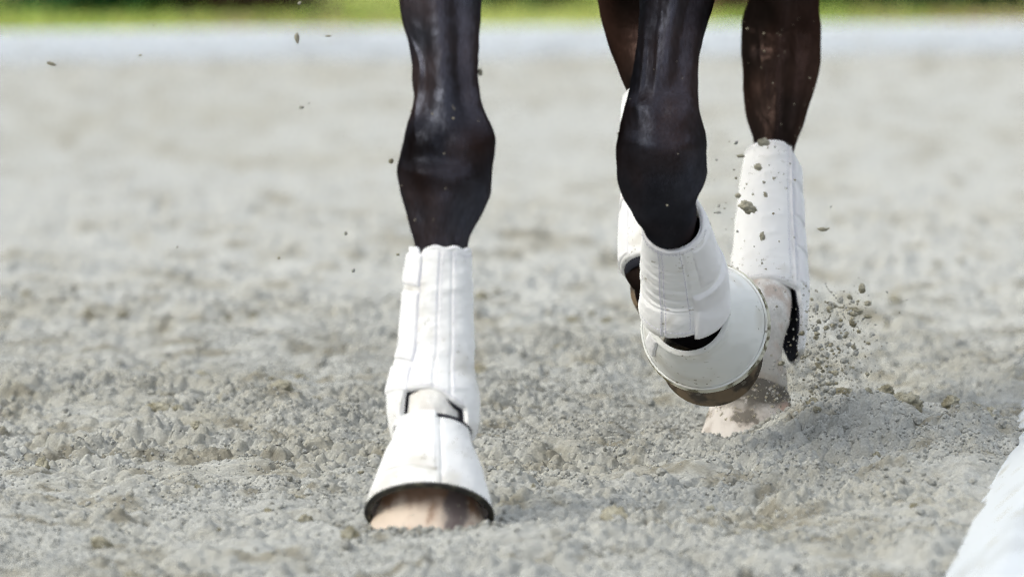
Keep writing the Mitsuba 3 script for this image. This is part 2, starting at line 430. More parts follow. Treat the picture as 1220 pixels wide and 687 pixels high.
def strewn(n, y0, y1, smin, smax, power, seed, base, sink=0.25, brown=0.3, clump=True):
    g = np.random.default_rng(seed)
    y = y0 + (y1 - y0) * g.random(n * 2) ** 0.9
    x = (g.random(n * 2) * 2 - 1) * 0.082 * y
    keep = np.ones(n * 2, bool)
    if clump:
        d = meshkit.fbm(np.stack([x * 5, y * 3.6, x * 0], -1), 3, seed)
        keep = g.random(n * 2) < np.clip((d - 0.30) * 2.6, 0.05, 1)
    x, y = x[keep][:n], y[keep][:n]
    n = len(x)
    s = smin * (1 - g.random(n) * (1 - (smin / smax) ** power)) ** (-1 / power)
    pos = np.stack([x, y, ground_height(x, y) + s * (0.75 - sink * 2 * g.random(n))], 1)
    return scatter(base, pos, s, sand_tones(n, g, brown), seed)

parts = [strewn(62000, 10.35, 14.2, 0.0011, 0.0036, 1.8, 101, SMALL, sink=0.12, brown=-0.04),
         strewn(2600, 10.35, 15.0, 0.0030, 0.0085, 2.4, 102, MID, sink=0.4, brown=0.1)]
g = np.random.default_rng(104)
n = 900
ang = g.uniform(-1.9, 1.9, n); wh = g.integers(0, 2, n)
hx_, hy_ = np.array([h[0] for h in HOOF_PRINTS])[wh], np.array([h[1] for h in HOOF_PRINTS])[wh]
rr = g.uniform(0.076, 0.125, n) + 0.02 * wh
cx_, cy_ = hx_ + np.sin(ang) * rr, hy_ - np.cos(ang) * rr
cs_ = 0.0012 + 0.0045 * g.random(n) ** 2.5
parts.append(scatter(SMALL, np.stack([cx_, cy_, ground_height(cx_, cy_) + cs_ * 0.5], 1), cs_, sand_tones(n, g, 0.3), 105))
vs, fs, cs, at = [], [], [], 0
for m, c in parts:
    vs.append(np.array(m.vertices)); fs.append(np.array(m.faces) + at); cs.append(c); at += len(m.vertices)
put('sand_crumbs', mesh_of(np.vstack(vs), np.vstack(fs)), 'crumb_material', color=np.vstack(cs))
tag('sand_crumbs', 'loose small crumbs of sand strewn over the arena ground', 'sand', kind='stuff')

# ---------------------------------------------------------------- kerbs
def kerb(a, b, height, face, top, name, label, n):
    a, b = np.array(a, float), np.array(b, float)
    d = (b - a) / np.linalg.norm(b - a); nrm = np.array([d[1], -d[0]]) if name == 'right' else np.array([-d[1], d[0]])
    prof = [(0.0, -0.06), (0.0, 0.0)]
    for q in np.linspace(0.06, 0.94, 6):
        prof.append((face * q, height * (q ** 0.85)))
    prof += [(face + 0.008, height), (face + top - 0.012, height + 0.003), (face + top, height - 0.012), (face + top, -0.06)]
    prof = np.array(prof)
    L = np.linalg.norm(b - a); k = np.linspace(0, L, n)
    wob = (0.016 if name == 'right' else 0.004) * (meshkit.fbm(np.stack([k * 2.6, k * 0, k * 0], -1), 3, 5) - 0.5)
    v = np.array([[*(a + d * q + nrm * (p0 + w)), p1 + w] for q, w in zip(k, wob) for p0, p1 in prof])
    m = len(prof)
    f = grid_faces(n, m)
    extra = []
    for base in (0, (n - 1) * m):
        extra += [[base, base + i, base + i + 1] for i in range(1, m - 1)]
    extra += [[i * m, (i + 1) * m, i * m + m - 1] for i in range(n - 1)] + [[(i + 1) * m, (i + 1) * m + m - 1, i * m + m - 1] for i in range(n - 1)]
    me = mesh_of(v, np.vstack([f, extra])); me.fix_normals()
    key = put('arena_kerb', me, 'kerb_material', smooth=35)
    tag(key, label, 'kerb')
    return key

kerb((-9.0, 20.86), (9.0, 23.94), 0.066, 0.07, 0.20, 'far', 'low white kerb running straight across the far side of the arena', 90)
kerb((0.552 - 0.1027 * 4.0, 6.7), (0.552 + 0.1027 * 11.3, 22.0), 0.095, 0.10, 0.20, 'right', 'sand dusted white kerb in the near right corner, close to the camera', 160)

g = np.random.default_rng(31)
n = 420
ky = g.uniform(9.6, 14.0, n); q = g.random(n) ** 1.8 * 0.85 + 0.04
pos = np.stack([0.556 + 0.1027 * (ky - 10.7) + 0.10 * q, ky, 0.095 * q ** 0.85 + 0.0005], 1)
km, kc = scatter(SMALL, pos, g.uniform(0.0008, 0.0032, n) * (1.2 - 0.6 * q), sand_tones(n, g, 0.0), 32)
put('kerb_sand', km, 'crumb_material', color=kc)
tag('kerb_sand', 'grey sand crumbs thrown onto the face of the near kerb', 'sand', kind='stuff')

# ---------------------------------------------------------------- meadow, grass and shrubs behind the far kerb
mx, my = np.array([-160, -60, -20, -9, 9, 20, 60, 160.0]), np.linspace(0, 1, 20) ** 2
MX, MY = np.meshgrid(mx, my, indexing='ij')
M0 = 22.40 + 0.30 + 0.171 * MX
put('meadow', mesh_of(np.stack([MX, M0 + MY * 380, 0.03 + 0 * MX], -1).reshape(-1, 3), grid_faces(*MX.shape)), 'meadow_material')
tag('meadow', 'grassy verge beyond the far kerb of the arena', kind='structure')

def blades(n, seed):
    g = np.random.default_rng(seed)
    x = g.uniform(-3.4, 3.4, n); y = 22.78 + 0.171 * x + g.random(n) ** 1.3 * 4.6
    dens = meshkit.fbm(np.stack([x * 1.3, y * 1.0, x * 0], -1), 3, 9)
    keep = g.random(n) < np.clip((dens - 0.28) * 3.2, 0.08, 1)
    x, y, dens = x[keep], y[keep], dens[keep]
    n = len(x)
    h = g.uniform(0.012, 0.036, n) ; w = g.uniform(0.003, 0.006, n); a = g.uniform(0, 2 * np.pi, n)
    lean = g.uniform(0.1, 0.6, n) * h; b = g.uniform(0, 2 * np.pi, n)
    p = np.stack([x, y, np.full(n, 0.025)], 1)
    s = np.stack([np.cos(a), np.sin(a), 0 * a], 1) * w[:, None]
    mid = p + np.stack([np.cos(b) * lean * 0.3, np.sin(b) * lean * 0.3, h * 0.6], 1)
    tip = p + np.stack([np.cos(b) * lean, np.sin(b) * lean, h], 1)
    v = np.stack([p - s, p + s, mid - s * 0.8, mid + s * 0.8, tip], 1)
    f = np.array([[0, 1, 3], [0, 3, 2], [2, 3, 4]])
    F = (f[None] + (np.arange(n) * 5)[:, None, None]).reshape(-1, 3)
    t = g.random((n, 1)) * 0.6 + 0.4 * (dens[:, None] > 0.55)
    c = np.array([0.52, 0.53, 0.14]) * (1 - t) + np.array([0.26, 0.44, 0.075]) * t
    return mesh_of(v.reshape(-1, 3), F), np.repeat(c * g.uniform(0.8, 1.25, (n, 1)), 5, 0)
gm, gc = blades(30000, 77)
put('verge_grass', gm, 'leaf_material', smooth=False, color=gc)
tag('verge_grass', 'blurred yellow green grass behind the far kerb', 'grass', kind='stuff')

def shrub(x, y, w, h, tone, label, seed, n=2200):
    g = np.random.default_rng(seed)
    key = numbered('shrub')
    tag(key, label, 'shrub')
    k = g.integers(5, 8)
    tips = []
    stems = []
    for i in range(k):
        a = 2 * np.pi * i / k + g.uniform(-0.3, 0.3)
        r = w * g.uniform(0.2, 0.5)
        tip = np.array([x + math.cos(a) * r, y + math.sin(a) * r, h * g.uniform(0.55, 0.95)])
        base = np.array([x + math.cos(a) * 0.03, y + math.sin(a) * 0.03, 0.0])
        q = np.linspace(0, 1, 8)[:, None]
        pts = base + (tip - base) * q + np.array([0, 0, 1]) * (0.12 * h * np.sin(np.pi * q))
        stems.append(_rope(pts, np.linspace(0.014, 0.004, 8) * (0.6 + h)))
        tips.append(pts)
    sk = put('stems', trimesh.util.concatenate(stems), 'stem_material', key)
    tp = np.vstack(tips)
    c = tp[g.integers(0, len(tp), n)] + g.normal(size=(n, 3)) * np.array([0.22 * w, 0.22 * w, 0.14 * h])
    low = g.random(n) < 0.45
    c[low] = np.array([x, y, 0.0]) + np.stack([g.normal(size=low.sum()) * 0.36 * w, g.normal(size=low.sum()) * 0.18 * w, 0.02 + 0.14 * g.random(low.sum())], 1)
    c[:, 2] = np.clip(c[:, 2], 0.02, h * 1.05)
    s = g.uniform(0.016, 0.036, n)[:, None]
    nrm = g.normal(size=(n, 3)) + np.array([0, 0, 0.8]); nrm /= np.linalg.norm(nrm, axis=1, keepdims=True)
    u = np.cross(nrm, g.normal(size=(n, 3))); u /= np.linalg.norm(u, axis=1, keepdims=True)
    b = np.cross(nrm, u)
    v = np.stack([c - u * s, c - b * s * 0.5 + nrm * s * 0.12, c + u * s, c + b * s * 0.5 + nrm * s * 0.12], 1).reshape(-1, 3)
    f = np.array([[0, 1, 2], [0, 2, 3]])
    F = (f[None] + (np.arange(n) * 4)[:, None, None]).reshape(-1, 3)
    col = np.asarray(tone) * g.uniform(0.6, 1.4, (n, 1)) * (1 + 0.2 * g.normal(size=(n, 3)) * np.array([1, 0.4, 0.6]))
    put('leaves', mesh_of(v, F), 'leaf_material', key, smooth=False, color=np.repeat(np.clip(col, 0.005, 0.6), 4, 0))

_rope = rope
SHRUBS = [
    ((-1.1917, 24.0991), 0.36, 0.75, (0.025, 0.105, 0.022), 'vivid dark green shrub behind the far kerb, leftmost of the verge'),
    ((-1.0088, 24.1911), 0.28, 0.6, (0.035, 0.10, 0.022), 'dark green shrub between the leftmost shrub and the brown one'),
    ((-0.7672, 24.1450), 0.30, 0.55, (0.060, 0.032, 0.020), 'brown half bare shrub left of the planted foreleg'),
    ((0.0291, 24.4241), 0.18, 0.45, (0.10, 0.16, 0.045), 'small olive shrub just right of the planted foreleg'),
    ((0.6221, 24.2838), 0.20, 0.45, (0.24, 0.14, 0.095), 'reddish brown shrub between the two right hand legs'),
    ((0.9981, 24.5185), 0.20, 0.5, (0.09, 0.22, 0.04), 'mid green shrub just right of the planted hind leg'),
    ((1.2828, 24.3771), 0.40, 0.7, (0.030, 0.075, 0.020), 'dark green shrub at the right end of the verge'),
]
for i, (p, w, h, tone, lab) in enumerate(SHRUBS):
    shrub(p[0], p[1] + 0.0, w, h, tone, lab, 300 + i)

# unseen trees round the arena, out of view, placed to darken the coat reflections
def unseen_wood(rows, seed):
    g = np.random.default_rng(seed)
    V = []
    for (x0, y0, x1, y1, n) in rows:
        q = g.random(n)
        h = 3.0 + 5.5 * meshkit.fbm(np.stack([x0 + (x1 - x0) * q, y0 + (y1 - y0) * q, 0 * q], -1) * 0.35, 3, seed)
        c = np.stack([x0 + (x1 - x0) * q + g.normal(size=n) * 0.7, y0 + (y1 - y0) * q + g.normal(size=n) * 0.7, h * g.random(n) ** 0.8], 1)
        a, b = g.normal(size=(n, 3)), g.normal(size=(n, 3))
        a *= 0.24 / np.linalg.norm(a, axis=1, keepdims=True); b *= 0.24 / np.linalg.norm(b, axis=1, keepdims=True)
        V.append(np.stack([c - a, c - b, c + a, c + b], 1))
    V = np.vstack(V); n = len(V)
    F = (np.array([[0, 1, 2], [0, 2, 3]])[None] + (np.arange(n) * 4)[:, None, None]).reshape(-1, 3)
    return mesh_of(V.reshape(-1, 3), F), np.repeat(np.array([0.045, 0.085, 0.025]) * g.uniform(0.6, 1.4, (n, 1)), 4, 0)
wm, wc = unseen_wood([(-13, -12, -13, 34, 16000), (13, -6, 13, 40, 16000), (-13, 36, 13, 41, 9000)], 401)
put('unseen_wood', wm, 'leaf_material', smooth=False, color=wc)
tag('unseen_wood', 'unseen dark green trees around the arena, darkening what the coat reflects', 'unseen_wood', kind='stuff')

# ---------------------------------------------------------------- the horse
# Each foot is one rigid piece in its own frame: origin under the hoof, z up, toe to -y.
FET, PAS, COR = (0, 0.088, 0.165), (0, 0.054, 0.115), (0, 0.012, 0.062)
BELL_T, BELL_B = np.array([0, 0.058, 0.122]), np.array([0, -0.012, 0.020])

FOOT = {}
FOOT['planted_fore'] = move([-0.1115, 11.27, -0.004]) @ rot('y', 2.0)
R = rot('z', -13) @ rot('x', 111)
FOOT['raised_fore'] = move(np.array((0.2784, 12.1000, 0.1920)) - ap(R, BELL_B)) @ R
RAISED_HOOF = move((0.2867, 12.1450, 0.1479)) @ rot('z', -10) @ rot('x', 80)
FOOT['planted_hind'] = move([0.353, 12.53, -0.004]) @ rot('z', -14)
R = rot('z', -12) @ rot('x', 104)
FOOT['raised_hind'] = move(np.array((0.2054, 12.3600, 0.2579)) - ap(R, FET)) @ R

def foot(name, p):
    return tuple(ap(FOOT[name], p))

def noisy(amp, k, seed):
    def fn(th, s):
        return amp * (meshkit.fbm(np.stack([np.sin(th) * 0.06 * k, np.cos(th) * 0.06 * k, s * k], -1), 3, seed) - 0.5)
    return fn

# planted foreleg, left in the photo
S = lambda st, f, b, k=1.0: (st[:3], st[3] * k, st[3] * k, f, b)
planted_fore = Tube([
    ((-0.0746, 11.6000, 1.0661), 0.10, 0.10, 0.10, 0.12), ((-0.0893, 11.5500, 0.8613), 0.070, 0.072, 0.075, 0.085),
    S((-0.0978, 11.4900, 0.6924, 0.0567), .056, .066), S((-0.0946, 11.4800, 0.6586, 0.0518), .052, .060), S((-0.0920, 11.4700, 0.6250, 0.0469), .048, .055), S((-0.0905, 11.4600, 0.5913, 0.0443), .046, .052),
    S((-0.0891, 11.4550, 0.5665, 0.0452), .046, .052), S((-0.0879, 11.4500, 0.5463, 0.0491), .048, .056), S((-0.0859, 11.4450, 0.5238, 0.0562), .052, .062), S((-0.0853, 11.4400, 0.5048, 0.0602), .054, .066),
    S((-0.0873, 11.4350, 0.4823, 0.0621), .054, .067), S((-0.0898, 11.4300, 0.4599, 0.0629), .055, .064), S((-0.0906, 11.4250, 0.4375, 0.0615), .055, .060), S((-0.0917, 11.4200, 0.4151, 0.0552), .050, .054),
    S((-0.0948, 11.4150, 0.3927, 0.0459), .042, .048), S((-0.0965, 11.4100, 0.3703, 0.0374), .034, .045), S((-0.0965, 11.4050, 0.3445, 0.0328), .029, .045), S((-0.0993, 11.3950, 0.2770, 0.0300), .026, .045),
    S((-0.1037, 11.3800, 0.2100, 0.0310), .028, .047), S((-0.1059, 11.3700, 0.1711, 0.0367), .038, .050),
    (foot('planted_fore', FET), .042, .042, .044, .048), (foot('planted_fore', (0, .072, .142)), .038, .038, .040, .040), (foot('planted_fore', PAS), .036, .036, .034, .036),
    (foot('planted_fore', (0, .034, .09)), .043, .043, .036, .036), (foot('planted_fore', COR), .048, .048, .034, .034)])

def sg(x, w):
    return 1 / (1 + np.exp(-x / w))

def knee_bump(zk, n1):
    def fn(th, s, z):
        up = sg(z - zk - 0.065, 0.014)
        o = n1(th, s)
        # carpal bones: two rows with shallow joints between
        o = o - 0.0022 * gs(z, zk + 0.004, 0.009) * gs(th, -0.1, 0.7) - 0.0025 * gs(z, zk - 0.034, 0.008) * gs(th, 0.0, 0.7)
        o = o + 0.0075 * gs(z, zk - 0.017, 0.013) * gs(th, -0.45, 0.28) + 0.0065 * gs(z, zk - 0.019, 0.013) * gs(th, 0.35, 0.30)
        o = o + 0.0060 * gs(z, zk + 0.026, 0.015) * gs(th, 0.40, 0.30) + 0.0065 * gs(z, zk + 0.030, 0.018) * gs(th, -0.55, 0.26)
        o = o + 0.0050 * gs(z, zk + 0.040, 0.016) * gs(th, 1.15, 0.25) + 0.0045 * gs(z, zk - 0.004, 0.022) * gs(th, -1.25, 0.25) - 0.004 * gs(z, zk - 0.045, 0.02) * gs(th, 1.0, 0.3)
        o = o * 1.25
        # the extensor tendon down the middle and the grooves beside it
        o = o + 0.0045 * gs(th, 0.02 - 0.5 * (z - zk), 0.24) * up - 0.0070 * gs(th, 0.55 - 0.5 * (z - zk), 0.20) * up - 0.0040 * gs(th, -0.66, 0.22) * up + 0.0050 * gs(th, 0.98, 0.2) * up
        o = o - 0.0055 * gs(th, 0.62, 0.2) * gs(z, zk - 0.068, 0.022) - 0.0055 * gs(th, -0.66, 0.2) * gs(z, zk - 0.068, 0.022) + 0.003 * gs(th, 0, 0.25) * gs(z, zk - 0.062, 0.02)
        # a vein
        o = o + 0.0028 * gs(th + 0.95 + 1.6 * (z - zk - 0.1) + 0.12 * np.sin(z * 60), 0, 0.05) * sg(z - zk - 0.02, 0.02)
        return o
    return fn

# raised foreleg, knee bent towards the camera
raised_fore = Tube([
    ((0.2487, 11.8500, 1.0620), 0.10, 0.10, 0.10, 0.12), ((0.2387, 11.8000, 0.8527), 0.066, 0.068, 0.075, 0.085),
    S((0.2283, 11.7350, 0.6803, 0.0512), .054, .066), S((0.2227, 11.7250, 0.6458, 0.0468), .050, .060), S((0.2164, 11.7150, 0.6114, 0.0447), .047, .056), S((0.2128, 11.7050, 0.5770, 0.0464), .046, .054),
    S((0.2098, 11.7000, 0.5482, 0.0487), .047, .054), S((0.2080, 11.6950, 0.5217, 0.0534), .056, .054), S((0.2080, 11.6900, 0.4988, 0.0597), .066, .052), S((0.2079, 11.6850, 0.4758, 0.0626), .065, .046),
    S((0.2074, 11.6850, 0.4467, 0.0626), .052, .040), S((0.2069, 11.6900, 0.4242, 0.0580), .044, .036), S((0.2090, 11.7050, 0.4021, 0.0482), .038, .034),
    ((0.2171, 11.7350, 0.3789), .040, .040, .042, .034), ((0.2226, 11.7750, 0.3547), .034, .034, .034, .036), ((0.2284, 11.8300, 0.3186), .030, .030, .027, .040),
    ((0.2331, 11.8850, 0.2798), .029, .029, .027, .042),
    (foot('raised_fore', FET), .040, .040, .040, .046), (foot('raised_fore', PAS), .036, .036, .034, .036),
    (foot('raised_fore', (0, .034, .09)), .043, .043, .036, .036), (foot('raised_fore', COR), .048, .048, .034, .034)])

def raised_bump(th, s, z):
    o = noisy(0.006, 26, 5)(th, s)
    up = sg(z - 0.555, 0.014)
    o = o - 0.0075 * gs(th, 0.42, 0.24) * up + 0.0055 * gs(th, 0.86, 0.22) * up - 0.0035 * gs(th, -0.50, 0.20) * up + 0.0035 * gs(th, -0.08, 0.24) * up
    o = o + 0.0036 * gs(th + 0.78 + (z - 0.58) * 2.4, 0, 0.055) * gs(z, 0.575, 0.045) + 0.0028 * gs(th + 0.30 + (z - 0.58) * 1.4, 0, 0.05) * gs(z, 0.59, 0.05)
    # the front edge of the forearm bone and the bent carpal joint below it
    o = o + 0.0080 * gs(z, 0.527, 0.014) * gs(th, -0.55, 0.30) + 0.0080 * gs(z, 0.527, 0.014) * gs(th, 0.50, 0.30) - 0.0045 * gs(z, 0.535, 0.02) * gs(th, 0.0, 0.16)
    o = o - 0.0030 * gs(z, 0.500, 0.010) * gs(th, 0, 0.9) + 0.0060 * gs(z, 0.478, 0.012) * gs(th, -0.42, 0.28) + 0.0050 * gs(z, 0.478, 0.012) * gs(th, 0.42, 0.28)
    o = o - 0.0020 * gs(z, 0.455, 0.010) * gs(th, 0, 0.8) + 0.0040 * gs(z, 0.49, 0.03) * gs(th, -1.2, 0.22)
    return o

# planted hind leg, right in the photo
planted_hind = Tube([
    ((0.4051, 12.6000, 1.1614), 0.12, 0.12, 0.16, 0.16), ((0.4096, 12.7200, 0.9217), 0.085, 0.085, 0.12, 0.11), ((0.4133, 12.8200, 0.7412), .062, .062, .08, .08),
    S((0.4146, 12.8800, 0.6237, 0.0527), .060, .075), S((0.4115, 12.9000, 0.5817, 0.0611), .060, .085), S((0.4109, 12.9000, 0.5458, 0.0617), .060, .085), S((0.4101, 12.8900, 0.5181, 0.0591), .058, .075),
    S((0.4069, 12.8800, 0.4931, 0.0549), .054, .062), S((0.4038, 12.8700, 0.4681, 0.0501), .050, .054), S((0.4013, 12.8600, 0.4431, 0.0447), .045, .050), S((0.4003, 12.8450, 0.4184, 0.0350), .040, .048),
    S((0.3986, 12.8300, 0.3939, 0.0299), .034, .046), S((0.3965, 12.8000, 0.3474, 0.0260), .030, .046), S((0.3945, 12.7500, 0.2874, 0.0266), .029, .046), S((0.3906, 12.7000, 0.2278, 0.0302), .033, .048),
    (foot('planted_hind', FET), .042, .042, .044, .048), (foot('planted_hind', (0, .072, .142)), .037, .037, .038, .040), (foot('planted_hind', PAS), .036, .036, .034, .036),
    (foot('planted_hind', (0, .030, .09)), .051, .051, .050, .040), (foot('planted_hind', COR), .054, .054, .040, .038)])

def hind_bump(th, s, z):
    o = noisy(0.006, 22, 8)(th, s)
    up = sg(z - 0.50, 0.02)
    o = o - 0.0085 * gs(th, 0.38, 0.17) * up + 0.0060 * gs(th, -0.15, 0.25) * up - 0.0050 * gs(th, -0.7, 0.18) * up + 0.0050 * gs(th, 0.85, 0.2) * up
    o = o - 0.0060 * gs(th, 0.6, 0.25) * gs(z, 0.475, 0.035) + 0.0060 * gs(th, -0.55, 0.3) * gs(z, 0.515, 0.02) + 0.0045 * gs(th, 0.1, 0.18) * gs(z, 0.46, 0.05)
    return o + 0.003 * gs(th + 0.5 + (z - 0.52) * 2.5, 0, 0.05) * gs(z, 0.53, 0.06)

# raised hind leg, mostly hidden behind the raised foreleg
raised_hind = Tube([
    ((0.1521, 12.3000, 1.1637), 0.12, 0.12, 0.16, 0.16), ((0.1661, 12.4200, 0.9296), 0.085, 0.085, 0.12, 0.11), ((0.1761, 12.5000, 0.7541), .064, .064, .08, .08),
    S((0.1861, 12.5600, 0.6395, 0.0583), .060, .080), S((0.1907, 12.5700, 0.6015, 0.0539), .058, .082), S((0.1952, 12.5600, 0.5646, 0.0467), .054, .070), S((0.1993, 12.5400, 0.5345, 0.0386), .046, .056),
    S((0.2015, 12.5200, 0.5108, 0.0311), .038, .048), S((0.2011, 12.4900, 0.4691, 0.0273), .031, .046), S((0.2024, 12.4500, 0.3972, 0.0266), .029, .046), S((0.2035, 12.4000, 0.3265, 0.0283), .032, .048),
    (foot('raised_hind', FET), .042, .042, .044, .048), (foot('raised_hind', PAS), .036, .036, .034, .036),
    (foot('raised_hind', (0, .034, .09)), .043, .043, .036, .036), (foot('raised_hind', COR), .048, .048, .034, .034)])

def ball(c, r):
    return m3.Manifold.sphere(r, 24).scale([1, 1, 1]).translate([float(q) for q in c])

def chain(pairs):
    return [m3.Manifold.batch_hull([ball(a, ra), ball(b, rb)]) for (a, ra), (b, rb) in zip(pairs[:-1], pairs[1:])]

fx, bx_ = 0.055, 0.265        # the body runs back and to the right
trunk = chain([((fx - .01, 11.72, 1.16), .20), ((fx + .03, 11.95, 1.22), .285), ((fx + .10, 12.25, 1.22), .30), ((fx + .16, 12.55, 1.24), .29), ((bx_, 12.85, 1.29), .27), ((bx_ + .03, 13.05, 1.27), .19)])
trunk += chain([((fx - .01, 11.85, 1.28), .20), ((fx - .05, 11.55, 1.50), .135), ((fx - .09, 11.32, 1.72), .10), ((fx - .10, 11.22, 1.80), .095)])
trunk += chain([((fx - .10, 11.20, 1.80), .10), ((fx - .11, 11.02, 1.66), .075), ((fx - .12, 10.88, 1.52), .052), ((fx - .12, 10.85, 1.49), .048)])
for side in (-1, 1):
    trunk += chain([((fx - .10 + side * .05, 11.24, 1.88), .028), ((fx - .10 + side * .06, 11.21, 1.99), .008)])
for a, b in (((-0.05, 11.62, 1.10), planted_fore), ((0.19, 11.85, 1.12), raised_fore)):
    trunk += chain([(a, .15), (tuple(b.f(0.0)[:3]), .095)])
for a, b in (((0.40, 12.85, 1.22), planted_hind), ((0.16, 12.65, 1.20), raised_hind)):
    trunk += chain([(a, .19), (tuple(b.f(0.0)[:3]), .125)])
trunk += chain([((bx_ + .05, 13.18, 1.40), .05), ((bx_ + .07, 13.36, 1.30), .06), ((bx_ + .075, 13.42, 1.08), .055), ((bx_ + .075, 13.43, 0.86), .03)])
body = m3.Manifold.batch_boolean(trunk, m3.OpType.Add).refine_to_length(0.05)
bm = body.to_mesh()
tm = mesh_of(bm.vert_properties[:, :3], bm.tri_verts); tm.merge_vertices()
trimesh.smoothing.filter_taubin(tm, iterations=12)

def manifold(m):
    return m3.Manifold(m3.Mesh(np.asarray(m.vertices, np.float32), np.asarray(m.faces, np.uint32)))

legs = [planted_fore.mesh(110, 300, knee_bump(0.465, noisy(0.005, 26, 4))), raised_fore.mesh(110, 320, raised_bump),
        planted_hind.mesh(100, 300, hind_bump), raised_hind.mesh(90, 260, lambda th, s, z: noisy(0.005, 22, 9)(th, s))]
pieces = [manifold(m) for m in [tm] + legs]
horse = m3.Manifold.batch_boolean(pieces, m3.OpType.Add)
if horse.is_empty():
    whole = trimesh.util.concatenate([tm] + legs)
else:
    hm = horse.to_mesh()
    whole = mesh_of(hm.vert_properties[:, :3], hm.tri_verts)
USED.add('horse')
tag('horse', 'dark bay horse trotting towards the camera in white leg boots, seen from the knees down', 'horse')
put('body', whole, 'coat_material', 'horse')

# hooves
def hoof_mesh(rx=0.069, front=0.074, back=0.060, wide=1.0):
    n, m = 72, 14
    th = np.linspace(0, 2 * np.pi, n, endpoint=False)
    sn, cs = np.sin(th), np.cos(th)
    ground = np.stack([sn * rx * wide, np.where(cs > 0, -cs * front, -cs * back), 0 * th], 1)
    crown = np.stack([sn * 0.056, 0.018 + np.where(cs > 0, -cs * 0.046, -cs * 0.050), 0.060 + 0.022 * cs], 1)
    rings = []
    for q in np.linspace(0, 1, m):
        r = ground * (1 - q) + crown * q
        c = r.mean(0)
        k = 1 + 0.012 * math.sin(q * 40) * 0.25 - 0.03 * math.sin(math.pi * q) * 0.6
        rings.append((r - c) * [k, k, 1] + c)
    rings = [ground * [0.93, 0.93, 1] + [0, 0, 0.0]] + rings + [crown * [0.86, 0.86, 1] + [0, 0.003, 0.006]]
    v = np.stack(rings, 1)
    k = v.shape[1]
    f = grid_faces(n, k, True)
    vv = v.reshape(-1, 3)
    c0, c1 = np.array([0, -0.004, 0.012]), np.array([0, 0.022, 0.066])
    i = np.arange(n); j = (i + 1) % n
    f = np.vstack([f, np.stack([i * k, i * 0 + len(vv), j * k], 1), np.stack([i * k + k - 1, j * k + k - 1, i * 0 + len(vv) + 1], 1)])
    return outward(mesh_of(np.vstack([vv, c0, c1]), f))

HOOF = {}
for nm, mat, lab, wide in (('planted_fore', 'pale_hoof_material', 'pale pinkish hoof with one dark grey stripe', 1.16), ('raised_fore', 'brown_hoof_material', 'dark brown hoof showing below the boot rim', 1.1),
                     ('planted_hind', 'muddy_hoof_material', 'pale hoof smeared with grey mud, half sunk in sand', 1.04), ('raised_hind', 'brown_hoof_material', None, 1.0)):
    h = hoof_mesh(wide=wide, front=0.081 if nm == 'planted_fore' else 0.074)
    h.apply_transform(RAISED_HOOF if nm == 'raised_fore' else FOOT[nm])
    HOOF[nm] = h
    k = put('hoof', h, mat, 'horse', smooth=40)
    if lab:
        tag(k, lab)

# ---------------------------------------------------------------- bell boots
def bell_tube(nm, r_top, r_rim, over=0.0):
    d = (BELL_B - BELL_T)
    st = []
    for q, r in ((0.0, r_top), (0.12, r_top * 1.02), (0.35, r_top + (r_rim - r_top) * 0.36), (0.7, r_top + (r_rim - r_top) * 0.74), (1.0, r_rim)):
        p = BELL_T + d * q
        st.append((foot(nm, p), r, r, r, r))
    lat = FOOT[nm][:3, :3] @ np.array([1, 0, 0])
    return Tube(st, lat)

def limb_shell_mesh(tube, bottom, top, o0, o1, **kw):
    return shell(tube, -np.pi, np.pi, top, bottom, o0, o1, **kw)

# --- planted fore
bell1 = bell_tube('planted_fore', 0.049, 0.0835)
L1 = bell1.length
USED.add('bell_boot')
tag('bell_boot', 'white flared bell boot with black rim on the planted front hoof', 'bell boot')
def dip1(th):   # front of the rim rides up over the hoof; the back ends above the sand
    return L1 - 0.010 * (np.cos(th) < 0) * np.cos(th) ** 2
def bell_disp1(TH, S):
    o = -0.0022 * gs(TH, 0.18, 0.018) + 0.0012 * (TH < 0.18) * (TH > -1.2)
    o = o - 0.0012 * gs(S, L1 * 0.80, 0.0016) * (TH < 0.18) * (TH > -1.0)
    return o + 0.003 * (meshkit.fbm(np.stack([np.sin(TH) * 2, np.cos(TH) * 2, S * 22], -1), 3, 3) - 0.5)
put('cone', shell(bell1, -np.pi, np.pi, lambda a: 0.0, dip1, -0.003, 0.003, 240, 90, bell_disp1, 0.004), 'boot_material', 'bell_boot')
put('rim_binding', shell(bell1, -np.pi, np.pi, lambda a: dip1(a) - 0.0042, lambda a: dip1(a) + 0.0032, -0.0042, 0.0042, 160, 12, None, 0.003), 'black_rim_material', 'bell_boot')
put('collar', shell(bell1, -np.pi, np.pi, lambda a: -0.004, lambda a: 0.004, -0.0045, 0.0038, 120, 10, None, 0.003), 'lining_material', 'bell_boot')
put('closing_flap', shell(bell1, -1.15, 0.10, lambda a: -0.006, lambda a: L1 * 0.80 + 0.010 * np.sin(a * 2), 0.0032, 0.0062, 60, 50, None, 0.004), 'boot_material', 'bell_boot')

